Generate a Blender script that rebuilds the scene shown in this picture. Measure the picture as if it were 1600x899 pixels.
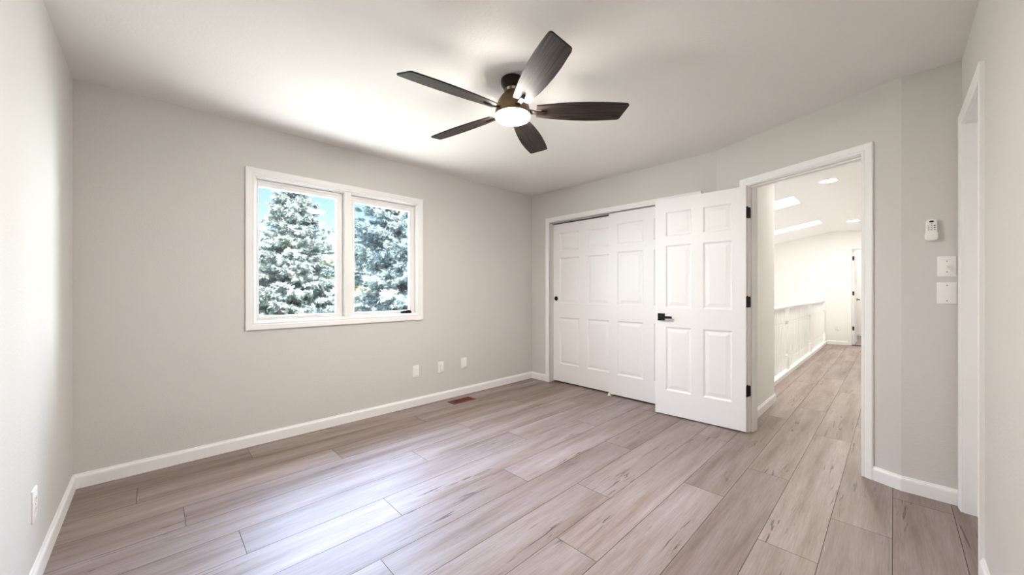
import bpy, bmesh, math, random
import numpy as np
from mathutils import Vector, Matrix

C = bpy.context.scene
COL = C.collection
for o in list(bpy.data.objects):
    bpy.data.objects.remove(o)
R = math.radians

# ------------------------------------------------------------------ camera, sky, sun, added daylight lamps, exposure
cam_data = bpy.data.cameras.new('camera')
cam = bpy.data.objects.new('camera', cam_data)
COL.objects.link(cam)
cam.location = (0.0, 0.0, 1.184)
cam.rotation_euler = (R(90), 0, -R(90 - 45.926))
cam_data.sensor_width = 36.0
cam_data.lens = 36.0 * 578 / 1600
cam_data.shift_y = 3.5 / 1600
cam_data.clip_start = 0.02
C.camera = cam

C.view_settings.view_transform = 'Standard'
C.view_settings.look = 'None'
C.view_settings.gamma = 1.0
C.view_settings.use_curve_mapping = False
C.view_settings.exposure = 0.5

SKY_STRENGTH = 0.19
SUN_STRENGTH = 18.0
SKY_FILL = 640.0        # added area lamp outside above the window, standing in for sky light
GARDEN_FILL = 600.0          # added area lamp outside below the window, standing in for garden bounce
FAN_LAMP = 310.0         # emission of the fan's light lens
SIDE_FILL = 110.0         # added lamps outside, either side of the window, for walls and doors
HALL_LAMP = 460.0

world = bpy.data.worlds.new('sky')
C.world = world
world.use_nodes = True
wn = world.node_tree.nodes
wl = world.node_tree.links
wn.clear()
wo = wn.new('ShaderNodeOutputWorld')
wb = wn.new('ShaderNodeBackground')
ws = wn.new('ShaderNodeTexSky')
ws.sky_type = 'NISHITA'
ws.sun_disc = False
ws.sun_elevation = R(48)
ws.sun_rotation = R(200)
ws.altitude = 1600
ws.air_density = 1.0
ws.dust_density = 0.5
wl.new(ws.outputs[0], wb.inputs[0])
wb.inputs[1].default_value = SKY_STRENGTH
wl.new(wb.outputs[0], wo.inputs[0])


def lamp(name, kind, loc, energy, color=(1, 1, 1), target=None, size=None, size_y=None):
    d = bpy.data.lights.new(name, kind)
    d.energy = energy
    d.color = color
    o = bpy.data.objects.new(name, d)
    COL.objects.link(o)
    o.location = loc
    if target is not None:
        o.rotation_euler = (Vector(target) - Vector(loc)).to_track_quat('-Z', 'Y').to_euler()
    if kind == 'AREA' and size:
        d.shape = 'RECTANGLE' if size_y else 'DISK'
        d.size = size
        if size_y:
            d.size_y = size_y
    return o


sun = lamp('sun', 'SUN', (0, -6, 9), SUN_STRENGTH, (1.0, 0.95, 0.87), (1.6, 0.2, 0))
sun.data.angle = R(0.6)
lamp('daylight_from_sky_fill', 'AREA', (1.24, 6.0, 3.95), SKY_FILL, (0.52, 0.67, 1.0), (1.24, 2.6, 0.9), 8.0, 1.7)  # unseen lamp, adds sky light over the floor
lamp('daylight_from_garden', 'AREA', (1.24, 5.6, -0.7), GARDEN_FILL, (1.0, 0.975, 0.97), (1.24, 3.3, 1.9), 6.0, 3.2)  # unseen lamp, adds the ground's bounce on the ceiling
lamp('daylight_from_east_fill', 'AREA', (5.0, 5.9, 1.9), SIDE_FILL, (0.90, 0.95, 1.0), (0.2, 2.7, 1.5), 1.4, 2.4)  # unseen fill put in to brighten the left wall
lamp('daylight_from_west_fill', 'AREA', (-2.6, 6.2, 1.7), SIDE_FILL * 0.7, (0.86, 0.92, 1.0), (2.6, 2.0, 1.2), 3.0, 2.6)  # unseen fill put in to brighten the closet and hall doors
lamp('far_room_fill', 'AREA', (12.0, 0.25, 2.38), 12.0, (1, 0.98, 0.95), (12.0, 0.25, 0), 0.8)  # unseen ceiling lamp added to lift the dark far room
lamp('stairwell_fill', 'AREA', (7.6, 2.7, -2.3), 30.0, (1, 0.99, 0.98), (7.4, 1.0, 2.4), 2.6, 1.0)  # unseen uplight added to brighten the hall ceilings

for o in bpy.data.objects:
    if o.name.startswith('daylight_from') and 'garden' not in o.name:
        o.data.spread = R(100)

C.cycles.max_bounces = 14
C.cycles.diffuse_bounces = 8
C.cycles.glossy_bounces = 4
C.cycles.transparent_max_bounces = 24
C.cycles.sample_clamp_indirect = 6.0
C.cycles.caustics_reflective = False
C.cycles.caustics_refractive = False


# ------------------------------------------------------------------ materials
def srgb(r, g, b):
    def f(c):
        c /= 255.0
        return c / 12.92 if c <= 0.04045 else ((c + 0.055) / 1.055) ** 2.4
    return (f(r), f(g), f(b), 1.0)


def mat(name, color, rough=0.5, metal=0.0, spec=0.5, emit=None, emit_strength=0.0, bump=None):
    m = bpy.data.materials.new(name)
    m.use_nodes = True
    nt = m.node_tree
    b = nt.nodes['Principled BSDF']
    b.inputs['Base Color'].default_value = color
    b.inputs['Roughness'].default_value = rough
    b.inputs['Metallic'].default_value = metal
    b.inputs['Specular IOR Level'].default_value = spec
    if emit:
        b.inputs['Emission Color'].default_value = emit
        b.inputs['Emission Strength'].default_value = emit_strength
    if bump:
        scale, strength, dist = bump
        tc = nt.nodes.new('ShaderNodeTexCoord')
        nz = nt.nodes.new('ShaderNodeTexNoise')
        nz.inputs['Scale'].default_value = scale
        nz.inputs['Detail'].default_value = 3.0
        bp = nt.nodes.new('ShaderNodeBump')
        bp.inputs['Strength'].default_value = strength
        bp.inputs['Distance'].default_value = dist
        nt.links.new(tc.outputs['Object'], nz.inputs['Vector'])
        nt.links.new(nz.outputs['Fac'], bp.inputs['Height'])
        nt.links.new(bp.outputs['Normal'], b.inputs['Normal'])
    return m


M = {}
M['wall'] = mat('greige_wall_paint', srgb(213, 211, 207), 0.75, spec=0.25, bump=(90, 0.25, 0.004))
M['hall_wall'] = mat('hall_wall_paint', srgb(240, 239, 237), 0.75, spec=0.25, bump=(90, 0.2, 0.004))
M['ceiling'] = mat('ceiling_paint', srgb(230, 228, 225), 0.85, spec=0.2, bump=(70, 0.3, 0.005))
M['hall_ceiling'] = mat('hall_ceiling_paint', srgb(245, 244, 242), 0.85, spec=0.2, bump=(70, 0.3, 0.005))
M['trim'] = mat('white_trim_paint', srgb(243, 243, 242), 0.38, spec=0.4)
M['door'] = mat('white_door_paint', srgb(244, 244, 244), 0.42, spec=0.4)
M['plastic'] = mat('white_plastic', srgb(240, 239, 236), 0.35)
M['grey_plastic'] = mat('grey_plastic', srgb(150, 148, 145), 0.4)
M['dark_plastic'] = mat('black_plastic', srgb(16, 15, 15), 0.25)
M['slot'] = mat('outlet_slot', srgb(70, 68, 66), 0.6)
M['black_metal'] = mat('matte_black_metal', srgb(15, 14, 16), 0.5, 0.0, spec=0.25)
M['bronze'] = mat('oil_rubbed_bronze', srgb(38, 30, 25), 0.30, 0.6)
M['lamplit_bronze'] = mat('lamplit_bronze_housing', srgb(126, 102, 76), 0.36, 0.7)  # bronze made lighter and golden, with the lamp's spill put into its colour
M['lens'] = mat('frosted_lamp_lens', srgb(255, 250, 240), 0.5, emit=(1.0, 0.95, 0.88, 1), emit_strength=FAN_LAMP)
M['can_lens'] = mat('recessed_lamp_lens', srgb(255, 255, 250), 0.5, emit=(1.0, 0.95, 0.84, 1), emit_strength=HALL_LAMP)
M['vent'] = mat('red_brown_register', srgb(104, 46, 34), 0.45, 0.2)
M['vent_dark'] = mat('register_duct', srgb(20, 8, 6), 0.8)
M['subfloor'] = mat('plank_joint', srgb(70, 58, 50), 0.9)
M['exterior'] = mat('exterior_siding', srgb(200, 195, 186), 0.8)
M['lawn'] = mat('lawn_grass', srgb(96, 122, 66), 0.9, bump=(30, 0.6, 0.05))
M['bark'] = mat('spruce_bark', srgb(104, 86, 72), 0.9, bump=(14, 0.8, 0.03))


def make_glass():
    m = bpy.data.materials.new('window_glass')
    m.use_nodes = True
    nt = m.node_tree
    nt.nodes.clear()
    out = nt.nodes.new('ShaderNodeOutputMaterial')
    mix = nt.nodes.new('ShaderNodeMixShader')
    tr = nt.nodes.new('ShaderNodeBsdfTransparent')
    tr.inputs[0].default_value = (0.97, 0.985, 0.98, 1)
    gl = nt.nodes.new('ShaderNodeBsdfGlossy')
    gl.inputs['Roughness'].default_value = 0.01
    lw = nt.nodes.new('ShaderNodeLayerWeight')
    lw.inputs[0].default_value = 0.5
    pw = nt.nodes.new('ShaderNodeMath')
    pw.operation = 'POWER'
    pw.inputs[1].default_value = 5.0
    ma = nt.nodes.new('ShaderNodeMath')
    ma.operation = 'MULTIPLY_ADD'
    ma.inputs[1].default_value = 0.96
    ma.inputs[2].default_value = 0.04
    nt.links.new(lw.outputs['Facing'], pw.inputs[0])
    nt.links.new(pw.outputs[0], ma.inputs[0])
    nt.links.new(ma.outputs[0], mix.inputs[0])
    nt.links.new(tr.outputs[0], mix.inputs[1])
    nt.links.new(gl.outputs[0], mix.inputs[2])
    nt.links.new(mix.outputs[0], out.inputs[0])
    return m


M['glass'] = make_glass()


def make_acrylic():
    m = bpy.data.materials.new('white_acrylic_dome')
    m.use_nodes = True
    nt = m.node_tree
    nt.nodes.clear()
    out = nt.nodes.new('ShaderNodeOutputMaterial')
    mix = nt.nodes.new('ShaderNodeMixShader')
    mix.inputs[0].default_value = 0.25
    tl = nt.nodes.new('ShaderNodeBsdfTranslucent')
    tl.inputs[0].default_value = (0.95, 0.96, 0.97, 1)
    df = nt.nodes.new('ShaderNodeBsdfDiffuse')
    df.inputs[0].default_value = (0.9, 0.9, 0.9, 1)
    nt.links.new(tl.outputs[0], mix.inputs[1])
    nt.links.new(df.outputs[0], mix.inputs[2])
    nt.links.new(mix.outputs[0], out.inputs[0])
    return m


M['acrylic'] = make_acrylic()


def make_floor_mat():
    m = bpy.data.materials.new('laminate_planks')
    m.use_nodes = True
    nt = m.node_tree
    N, L = nt.nodes, nt.links
    b = N['Principled BSDF']
    uv = N.new('ShaderNodeUVMap')
    uv.uv_map = 'grain'
    at = N.new('ShaderNodeAttribute')
    at.attribute_name = 'tone'

    def noise(sx, sy, scale, detail, rough=0.5, dist=0.0):
        mp = N.new('ShaderNodeMapping')
        mp.inputs['Scale'].default_value = (sx, sy, 1)
        L.new(uv.outputs[0], mp.inputs[0])
        nz = N.new('ShaderNodeTexNoise')
        nz.noise_dimensions = '2D'
        nz.inputs['Scale'].default_value = scale
        nz.inputs['Detail'].default_value = detail
        nz.inputs['Roughness'].default_value = rough
        nz.inputs['Distortion'].default_value = dist
        L.new(mp.outputs[0], nz.inputs['Vector'])
        return nz.outputs['Fac']

    def ramp(src, stops):
        r = N.new('ShaderNodeValToRGB')
        while len(r.color_ramp.elements) < len(stops):
            r.color_ramp.elements.new(0.5)
        for e, (p, c) in zip(r.color_ramp.elements, stops):
            e.position = p
            e.color = c
        L.new(src, r.inputs[0])
        return r.outputs[0]

    def mixc(kind, fac, a, c):
        x = N.new('ShaderNodeMix')
        x.data_type = 'RGBA'
        x.blend_type = kind
        if isinstance(fac, float):
            x.inputs[0].default_value = fac
        else:
            L.new(fac, x.inputs[0])
        for sock, v in ((x.inputs[6], a), (x.inputs[7], c)):
            if isinstance(v, tuple):
                sock.default_value = v
            else:
                L.new(v, sock)
        return x.outputs[2]

    W = (1, 1, 1, 1)
    broad = noise(0.7, 9.0, 1.0, 5.0, 0.65, 0.12)
    base = ramp(broad, [(0.28, srgb(120, 103, 94)), (0.44, srgb(142, 126, 119)), (0.60, srgb(154, 140, 136)), (0.80, srgb(170, 159, 158))])
    fine = noise(6.0, 150.0, 1.0, 4.0, 0.65)
    f2 = ramp(fine, [(0.32, (0.76, 0.75, 0.74, 1)), (0.58, W)])
    c1 = mixc('MULTIPLY', 0.8, base, f2)
    # dark streaks and cracks along the grain
    crack = noise(3.4, 58.0, 1.0, 3.0, 0.55, 0.6)
    patch = noise(1.1, 4.5, 1.3, 2.0)
    ck = ramp(crack, [(0.61, (0, 0, 0, 1)), (0.67, W)])
    pk = ramp(patch, [(0.54, (0, 0, 0, 1)), (0.64, W)])
    mul = N.new('ShaderNodeMath')
    mul.operation = 'MULTIPLY'
    L.new(ck, mul.inputs[0])
    L.new(pk, mul.inputs[1])
    mul2 = N.new('ShaderNodeMath')
    mul2.operation = 'MULTIPLY'
    mul2.inputs[1].default_value = 0.9
    L.new(mul.outputs[0], mul2.inputs[0])
    c2 = mixc('MIX', mul2.outputs[0], c1, srgb(70, 55, 47))
    soft = noise(1.0, 20.0, 1.0, 4.0, 0.6, 0.2)
    sk = ramp(soft, [(0.58, (0, 0, 0, 1)), (0.74, (0.26, 0.26, 0.26, 1))])
    c3 = mixc('MIX', sk, c2, srgb(108, 88, 74))
    tone = ramp(at.outputs['Fac'], [(0.0, (0.80, 0.78, 0.765, 1)), (0.5, (0.95, 0.945, 0.94, 1)), (1.0, (1.10, 1.10, 1.10, 1))])
    c4 = mixc('MULTIPLY', 1.0, c3, tone)
    L.new(c4, b.inputs['Base Color'])
    rr = N.new('ShaderNodeMapRange')
    rr.inputs[3].default_value = 0.40
    rr.inputs[4].default_value = 0.54
    L.new(fine, rr.inputs[0])
    L.new(rr.outputs[0], b.inputs['Roughness'])
    b.inputs['Specular IOR Level'].default_value = 0.6
    bp = N.new('ShaderNodeBump')
    bp.inputs['Strength'].default_value = 0.12
    bp.inputs['Distance'].default_value = 0.002
    L.new(fine, bp.inputs['Height'])
    L.new(bp.outputs[0], b.inputs['Normal'])
    return m


M['floor'] = make_floor_mat()


def make_blade_mat():
    m = bpy.data.materials.new('dark_walnut_blade')
    m.use_nodes = True
    nt = m.node_tree
    N, L = nt.nodes, nt.links
    b = N['Principled BSDF']
    tc = N.new('ShaderNodeTexCoord')
    mp = N.new('ShaderNodeMapping')
    mp.inputs['Scale'].default_value = (4, 120, 4)
    L.new(tc.outputs['Object'], mp.inputs[0])
    nz = N.new('ShaderNodeTexNoise')
    nz.inputs['Scale'].default_value = 1.0
    nz.inputs['Detail'].default_value = 6
    nz.inputs['Distortion'].default_value = 0.8
    L.new(mp.outputs[0], nz.inputs['Vector'])
    r = N.new('ShaderNodeValToRGB')
    r.color_ramp.elements[0].position = 0.3
    r.color_ramp.elements[0].color = srgb(18, 14, 12)
    r.color_ramp.elements[1].position = 0.72
    r.color_ramp.elements[1].color = srgb(66, 55, 48)
    L.new(nz.outputs['Fac'], r.inputs[0])
    L.new(r.outputs[0], b.inputs['Base Color'])
    b.inputs['Roughness'].default_value = 0.55
    b.inputs['Specular IOR Level'].default_value = 0.25
    return m


M['blade'] = make_blade_mat()
M['blade_edge'] = mat('blade_dark_edge', srgb(26, 21, 19), 0.5)


def make_needles(name, dark, light):
    m = bpy.data.materials.new(name)
    m.use_nodes = True
    nt = m.node_tree
    N, L = nt.nodes, nt.links
    b = N['Principled BSDF']
    at = N.new('ShaderNodeAttribute')
    at.attribute_name = 'tint'
    r = N.new('ShaderNodeValToRGB')
    r.color_ramp.elements[0].color = dark
    r.color_ramp.elements[1].color = light
    L.new(at.outputs['Fac'], r.inputs[0])
    L.new(r.outputs[0], b.inputs['Base Color'])
    b.inputs['Roughness'].default_value = 0.55
    b.inputs['Specular IOR Level'].default_value = 0.3
    return m


M['needles'] = make_needles('blue_spruce_needles', srgb(30, 66, 86), srgb(228, 238, 234))  # needle colour plus bluish shade and whitish highlights put into the ramp
M['needles_green'] = make_needles('green_spruce_needles', srgb(22, 64, 88), srgb(216, 232, 232))  # ramp ends also carry teal shade and pale sunlit tips
M['leaves'] = make_needles('yellow_green_leaves', srgb(120, 140, 80), srgb(212, 222, 150))


# ------------------------------------------------------------------ helpers
def obj(name, bm, material, parent=None, loc=None, smooth=False, edges=True):
    me = bpy.data.meshes.new(name)
    bmesh.ops.remove_doubles(bm, verts=bm.verts, dist=1e-6)
    bmesh.ops.recalc_face_normals(bm, faces=bm.faces)
    bm.to_mesh(me)
    bm.free()
    mats = material if isinstance(material, (list, tuple)) else [material]
    for x in mats:
        me.materials.append(x)
    if smooth:
        for p in me.polygons:
            p.use_smooth = True
        try:
            me.set_sharp_from_angle(angle=R(35))
        except Exception:
            pass
    o = bpy.data.objects.new(name, me)
    COL.objects.link(o)
    if parent is not None:
        o.parent = parent
    if loc is not None:
        o.location = loc
    return o


def empty(name, loc=(0, 0, 0), rz=0.0):
    o = bpy.data.objects.new(name, None)
    o.empty_display_size = 0.1
    COL.objects.link(o)
    o.location = loc
    o.rotation_euler = (0, 0, rz)
    return o


def tag(o, label=None, cat=None, group=None, kind=None):
    if label:
        o['label'] = label
    if cat:
        o['category'] = cat
    if group:
        o['group'] = group
    if kind:
        o['kind'] = kind
    return o


def copy_tree(o, parent=None):
    c = o.copy()
    COL.objects.link(c)
    if parent is not None:
        c.parent = parent
    for ch in list(o.children):
        copy_tree(ch, c)
    return c


def add_box(bm, lo, hi, bev=0.0, mi=0, rot=None):
    lo, hi = Vector(lo), Vector(hi)
    c, s = (lo + hi) / 2, hi - lo
    r = bmesh.ops.create_cube(bm, size=1.0)
    vs = r['verts']
    for v in vs:
        v.co = Vector((v.co.x * s.x, v.co.y * s.y, v.co.z * s.z))
    fs = set(f for v in vs for f in v.link_faces)
    if bev > 0:
        es = list(set(e for v in vs for e in v.link_edges))
        rb = bmesh.ops.bevel(bm, geom=es, offset=bev, segments=2, affect='EDGES', profile=0.5)
        vs = list(set(v for f in rb['faces'] for v in f.verts))
        fs = set(f for v in vs for f in v.link_faces)
        vs = list(set(v for f in fs for v in f.verts))
    for v in vs:
        if rot is not None:
            v.co = rot @ v.co
        v.co += c
    for f in fs:
        f.material_index = mi
    return vs


def box(lo, hi, bev=0.0):
    bm = bmesh.new()
    add_box(bm, lo, hi, bev)
    return bm


def add_lathe(bm, prof, seg=32, center=(0, 0, 0), cap=True, mi=0):
    rings = []
    for r, z in prof:
        if r < 1e-6:
            rings.append([bm.verts.new((center[0], center[1], center[2] + z))])
        else:
            rings.append([bm.verts.new((center[0] + r * math.cos(2 * math.pi * i / seg),
                                        center[1] + r * math.sin(2 * math.pi * i / seg), center[2] + z)) for i in range(seg)])
    for a, b in zip(rings, rings[1:]):
        for i in range(seg):
            j = (i + 1) % seg
            if len(a) == 1 and len(b) == 1:
                continue
            if len(a) == 1:
                f = bm.faces.new((a[0], b[j], b[i]))
            elif len(b) == 1:
                f = bm.faces.new((a[i], a[j], b[0]))
            else:
                f = bm.faces.new((a[i], a[j], b[j], b[i]))
            f.material_index = mi
    if cap:
        for rg in (rings[0], rings[-1]):
            if len(rg) > 2:
                bm.faces.new(rg).material_index = mi


def add_prism(bm, outline, to3, d0, d1, mi=0):
    """outline: list of 2D points; to3(p, q, d) -> Vector."""
    a = [bm.verts.new(to3(p, q, d0)) for p, q in outline]
    b = [bm.verts.new(to3(p, q, d1)) for p, q in outline]
    bm.faces.new(a).material_index = mi
    bm.faces.new(b[::-1]).material_index = mi
    n = len(outline)
    for i in range(n):
        j = (i + 1) % n
        bm.faces.new((a[i], b[i], b[j], a[j])).material_index = mi


class Frame:
    """A wall's own axes: u along the wall, Z up, n out of the wall into the room."""
    def __init__(s, o, u, n):
        s.o, s.u, s.n = Vector((o[0], o[1], 0)), Vector((u[0], u[1], 0)).normalized(), Vector((n[0], n[1], 0)).normalized()

    def p(s, u, z, d=0.0):
        return s.o + s.u * u + s.n * d + Vector((0, 0, z))

    def mat(s, u=0, z=0, d=0):
        return Matrix((s.u.to_4d() * 0 + Vector((s.u.x, s.u.y, 0, 0)), Vector((0, 0, 1, 0)), Vector((s.n.x, s.n.y, 0, 0)), Vector((0, 0, 0, 1)))).transposed()


def wall_bm(fr, us, zs, openings, thick):
    """A wall slab with rectangular openings; front face at d=0, back at d=-thick."""
    u0, u1 = us
    z0, z1 = zs
    U = sorted(set([u0, u1] + [v for o in openings for v in (o[0], o[1])]))
    Z = sorted(set([z0, z1] + [v for o in openings for v in (o[2], o[3])]))
    bm = bmesh.new()

    def solid(i, j):
        if i < 0 or j < 0 or i >= len(U) - 1 or j >= len(Z) - 1:
            return False
        cu, cz = (U[i] + U[i + 1]) / 2, (Z[j] + Z[j + 1]) / 2
        return not any(o[0] < cu < o[1] and o[2] < cz < o[3] for o in openings)

    def quad(*pts):
        bm.faces.new([bm.verts.new(fr.p(*q)) for q in pts])
    for i in range(len(U) - 1):
        for j in range(len(Z) - 1):
            if not solid(i, j):
                continue
            a, b, c, d = U[i], U[i + 1], Z[j], Z[j + 1]
            t = -thick
            quad((a, c, 0), (b, c, 0), (b, d, 0), (a, d, 0))
            quad((a, c, t), (a, d, t), (b, d, t), (b, c, t))
            if not solid(i - 1, j):
                quad((a, c, 0), (a, d, 0), (a, d, t), (a, c, t))
            if not solid(i + 1, j):
                quad((b, c, 0), (b, c, t), (b, d, t), (b, d, 0))
            if not solid(i, j - 1):
                quad((a, c, 0), (a, c, t), (b, c, t), (b, c, 0))
            if not solid(i, j + 1):
                quad((a, d, 0), (b, d, 0), (b, d, t), (a, d, t))
    return bm


def sweep(bm, path, prof, to3, closed=False, flip=1, mi=0):
    """Mitred sweep of a profile [(outward, out of plane)] along a 2D path in the plane of to3(p, q, d)."""
    n = len(path)
    P = [Vector(p) for p in path]
    rings = []
    for i in range(n):
        ns = []
        if closed or i > 0:
            d = (P[i] - P[i - 1]).normalized()
            ns.append(Vector((-d.y, d.x)) * flip)
        if closed or i < n - 1:
            d = (P[(i + 1) % n] - P[i]).normalized()
            ns.append(Vector((-d.y, d.x)) * flip)
        m = ns[0] if len(ns) == 1 else (ns[0] + ns[1]) / (1 + ns[0].dot(ns[1]))
        rings.append([bm.verts.new(to3(P[i].x + m.x * a, P[i].y + m.y * a, b)) for a, b in prof])
    k = len(prof)
    rng = range(n) if closed else range(n - 1)
    for i in rng:
        a, b = rings[i], rings[(i + 1) % n]
        for j in range(k):
            jj = (j + 1) % k
            bm.faces.new((a[j], a[jj], b[jj], b[j])).material_index = mi
    if not closed:
        bm.faces.new(rings[0]).material_index = mi
        bm.faces.new(rings[-1][::-1]).material_index = mi


CASING = [(0, -0.0), (0, 0.009), (0.004, 0.012), (0.012, 0.0125), (0.018, 0.010), (0.024, 0.0135), (0.048, 0.0165), (0.054, 0.0165), (0.057, 0.014), (0.057, 0)]
BASE = [(0, 0), (0.0145, 0), (0.0145, 0.064), (0.0125, 0.072), (0.008, 0.078), (0.0065, 0.085), (0, 0.085)]


def baseboard(name, pts, right=True):
    """A skirting board along floor points, growing to the right-hand side of the path."""
    bm = bmesh.new()
    sweep(bm, pts, BASE, lambda x, y, z: Vector((x, y, z)), flip=-1 if right else 1)
    return tag(obj(name, bm, M['trim']), kind='structure')


# ------------------------------------------------------------------ the setting
CEIL = 2.44
A = Vector((3.65, 1.115))
B = Vector((3.174, -0.030))
LEFT_X, BACK_Y, RIGHT_X, NOOK_X, FRONT_Y = -0.346, 3.39, 3.65, 3.174, -0.258
dv = (B - A).normalized()
nv = Vector((dv.y, -dv.x))
F_BACK = Frame((0, BACK_Y), (1, 0), (0, -1))
F_LEFT = Frame((LEFT_X, 0), (0, 1), (1, 0))
F_CLOS = Frame((RIGHT_X, 0), (0, 1), (-1, 0))
F_ANG = Frame(A, dv, nv)
F_NOOK = Frame((NOOK_X, 0), (0, 1), (-1, 0))
F_FRONT = Frame((0, FRONT_Y), (1, 0), (0, 1))
LEN_A = (B - A).length

WIN = (0.551, 1.935, 0.934, 2.055)
CLO = (1.30, 3.072, 0.0, 2.04)
DOOR = (0.292, 1.050, 0.0, 2.045)
SIDE = (2.50, 3.085, 0.0, 2.06)

# floor: every plank a bevelled quad of its own in one mesh
ROW = 0.2235
Y_OFF = 0.005
known = {0: 2.52, 1: 2.06, 2: 2.834, 3: 2.34, 4: 1.383, 5: 1.86, 6: 0.715, 7: 1.657, 8: 0.935, 9: 0.30, 10: 1.36, 11: 0.116, 12: 0.95, 13: 1.75, 14: 0.5, -1: 1.2, -2: 0.4}
tones = {(-1, 0): 0.35}


def build_floor():
    rng = random.Random(5)
    LP = 1.82
    me = bpy.data.meshes.new('floor')
    V, Fc, UVs, T, MI = [], [], [], [], []

    def quad(vs, uv, t, mi):
        i = len(V)
        V.extend(vs)
        Fc.append((i, i + 1, i + 2, i + 3))
        UVs.extend(uv)
        T.append(t)
        MI.append(mi)
    g, dz = 0.0011, 0.0016
    for k in range(-2, 16):
        y0, y1 = Y_OFF + k * ROW, Y_OFF + (k + 1) * ROW
        x_end = 13.4 if y0 < 1.0 else 4.45
        j = known[k] - LP * 2 if k in known else -2.0
        while j < x_end:
            a, b = max(j, -0.45), min(j + LP, x_end)
            ou, ov, t = rng.uniform(0, 60), rng.uniform(0, 60), rng.random()
            if b > a + 0.01:
                segs = [(a, b, y0, y1)]
                if y1 > 1.02 > y0:
                    segs = []
                    if a < 4.6:
                        segs.append((a, min(b, 4.6), y0, y1))
                    if b > 4.6:
                        segs.append((max(a, 4.6), b, y0, 1.02))
                for (xa, xb, ya, yb) in segs:
                    p = [(xa, ya, -dz), (xb, ya, -dz), (xb, yb, -dz), (xa, yb, -dz)]
                    q = [(xa + g, ya + g, 0), (xb - g, ya + g, 0), (xb - g, yb - g, 0), (xa + g, yb - g, 0)]
                    f = lambda s: (s[0] - j + ou, s[1] - y0 + ov)
                    quad(q, [f(s) for s in q], t, 0)
                    for i in range(4):
                        n = (i + 1) % 4
                        s = [p[i], p[n], q[n], q[i]]
                        quad(s, [f(w) for w in s], t, 1)
            j += LP
    for (x0, x1, ya, yb) in ((-0.5, 4.7, -0.5, 3.55), (4.7, 13.4, -0.5, 1.02)):
        z0, z1 = -0.22, -0.0016
        c = [(x0, ya), (x1, ya), (x1, yb), (x0, yb)]
        quad([(x, y, z1) for x, y in c], [(0, 0)] * 4, 0.5, 1)
        quad([(x, y, z0) for x, y in c[::-1]], [(0, 0)] * 4, 0.5, 1)
        for i in range(4):
            n = (i + 1) % 4
            quad([(*c[i], z0), (*c[n], z0), (*c[n], z1), (*c[i], z1)], [(0, 0)] * 4, 0.5, 1)
    me.from_pydata(V, [], Fc)
    uvl = me.uv_layers.new(name='grain')
    uvl.data.foreach_set('uv', [c for uv in UVs for c in uv])
    at = me.attributes.new('tone', 'FLOAT', 'FACE')
    at.data.foreach_set('value', T)
    me.materials.append(M['floor'])
    me.materials.append(M['subfloor'])
    me.polygons.foreach_set('material_index', MI)
    me.update()
    o = bpy.data.objects.new('floor', me)
    COL.objects.link(o)
    return tag(o, kind='structure')


build_floor()

T = 0.12
st = dict(kind='structure')
tag(obj('wall_left', wall_bm(F_LEFT, (FRONT_Y - T, BACK_Y + 0.16), (0, CEIL), [], T), M['wall']), **st)
tag(obj('wall_back', wall_bm(F_BACK, (LEFT_X, 4.65), (0, CEIL), [WIN], 0.12), M['wall']), **st)
tag(obj('wall_right', wall_bm(F_CLOS, (A.y, BACK_Y), (0, CEIL), [CLO], T), M['wall']), **st)
tag(obj('wall_angled', wall_bm(F_ANG, (0, LEN_A), (0, CEIL), [(DOOR[0] - 0.016, DOOR[1] + 0.016, 0, DOOR[3] + 0.016)], T), M['wall']), **st)
tag(obj('wall_nook', wall_bm(F_NOOK, (FRONT_Y - T, B.y), (0, CEIL), [], T), M['wall']), **st)
tag(obj('wall_front', wall_bm(F_FRONT, (LEFT_X, NOOK_X), (0, CEIL), [(SIDE[0] - 0.016, SIDE[1] + 0.016, 0, SIDE[3] + 0.016)], T), M['wall']), **st)

# room ceiling, hall flat ceiling and the sloped hall ceiling with its two skylight shafts
bm = bmesh.new()
add_box(bm, (LEFT_X - 0.2, FRONT_Y - 1.4, CEIL), (3.70, BACK_Y + 0.25, CEIL + 0.2))
tag(obj('ceiling', bm, M['ceiling']), **st)
bm = bmesh.new()
add_box(bm, (3.70, FRONT_Y - 1.4, CEIL + 0.006), (13.6, 0.92, CEIL + 0.2))
add_box(bm, (3.70, 0.92, CEIL + 0.006), (4.70, BACK_Y + 0.25, CEIL + 0.2))
tag(obj('ceiling_hall', bm, M['hall_ceiling']), **st)

SL = 0.176


def slope_z(y, d=0.0):
    return CEIL + 0.01 - SL * (y - 0.92) + d


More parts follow.
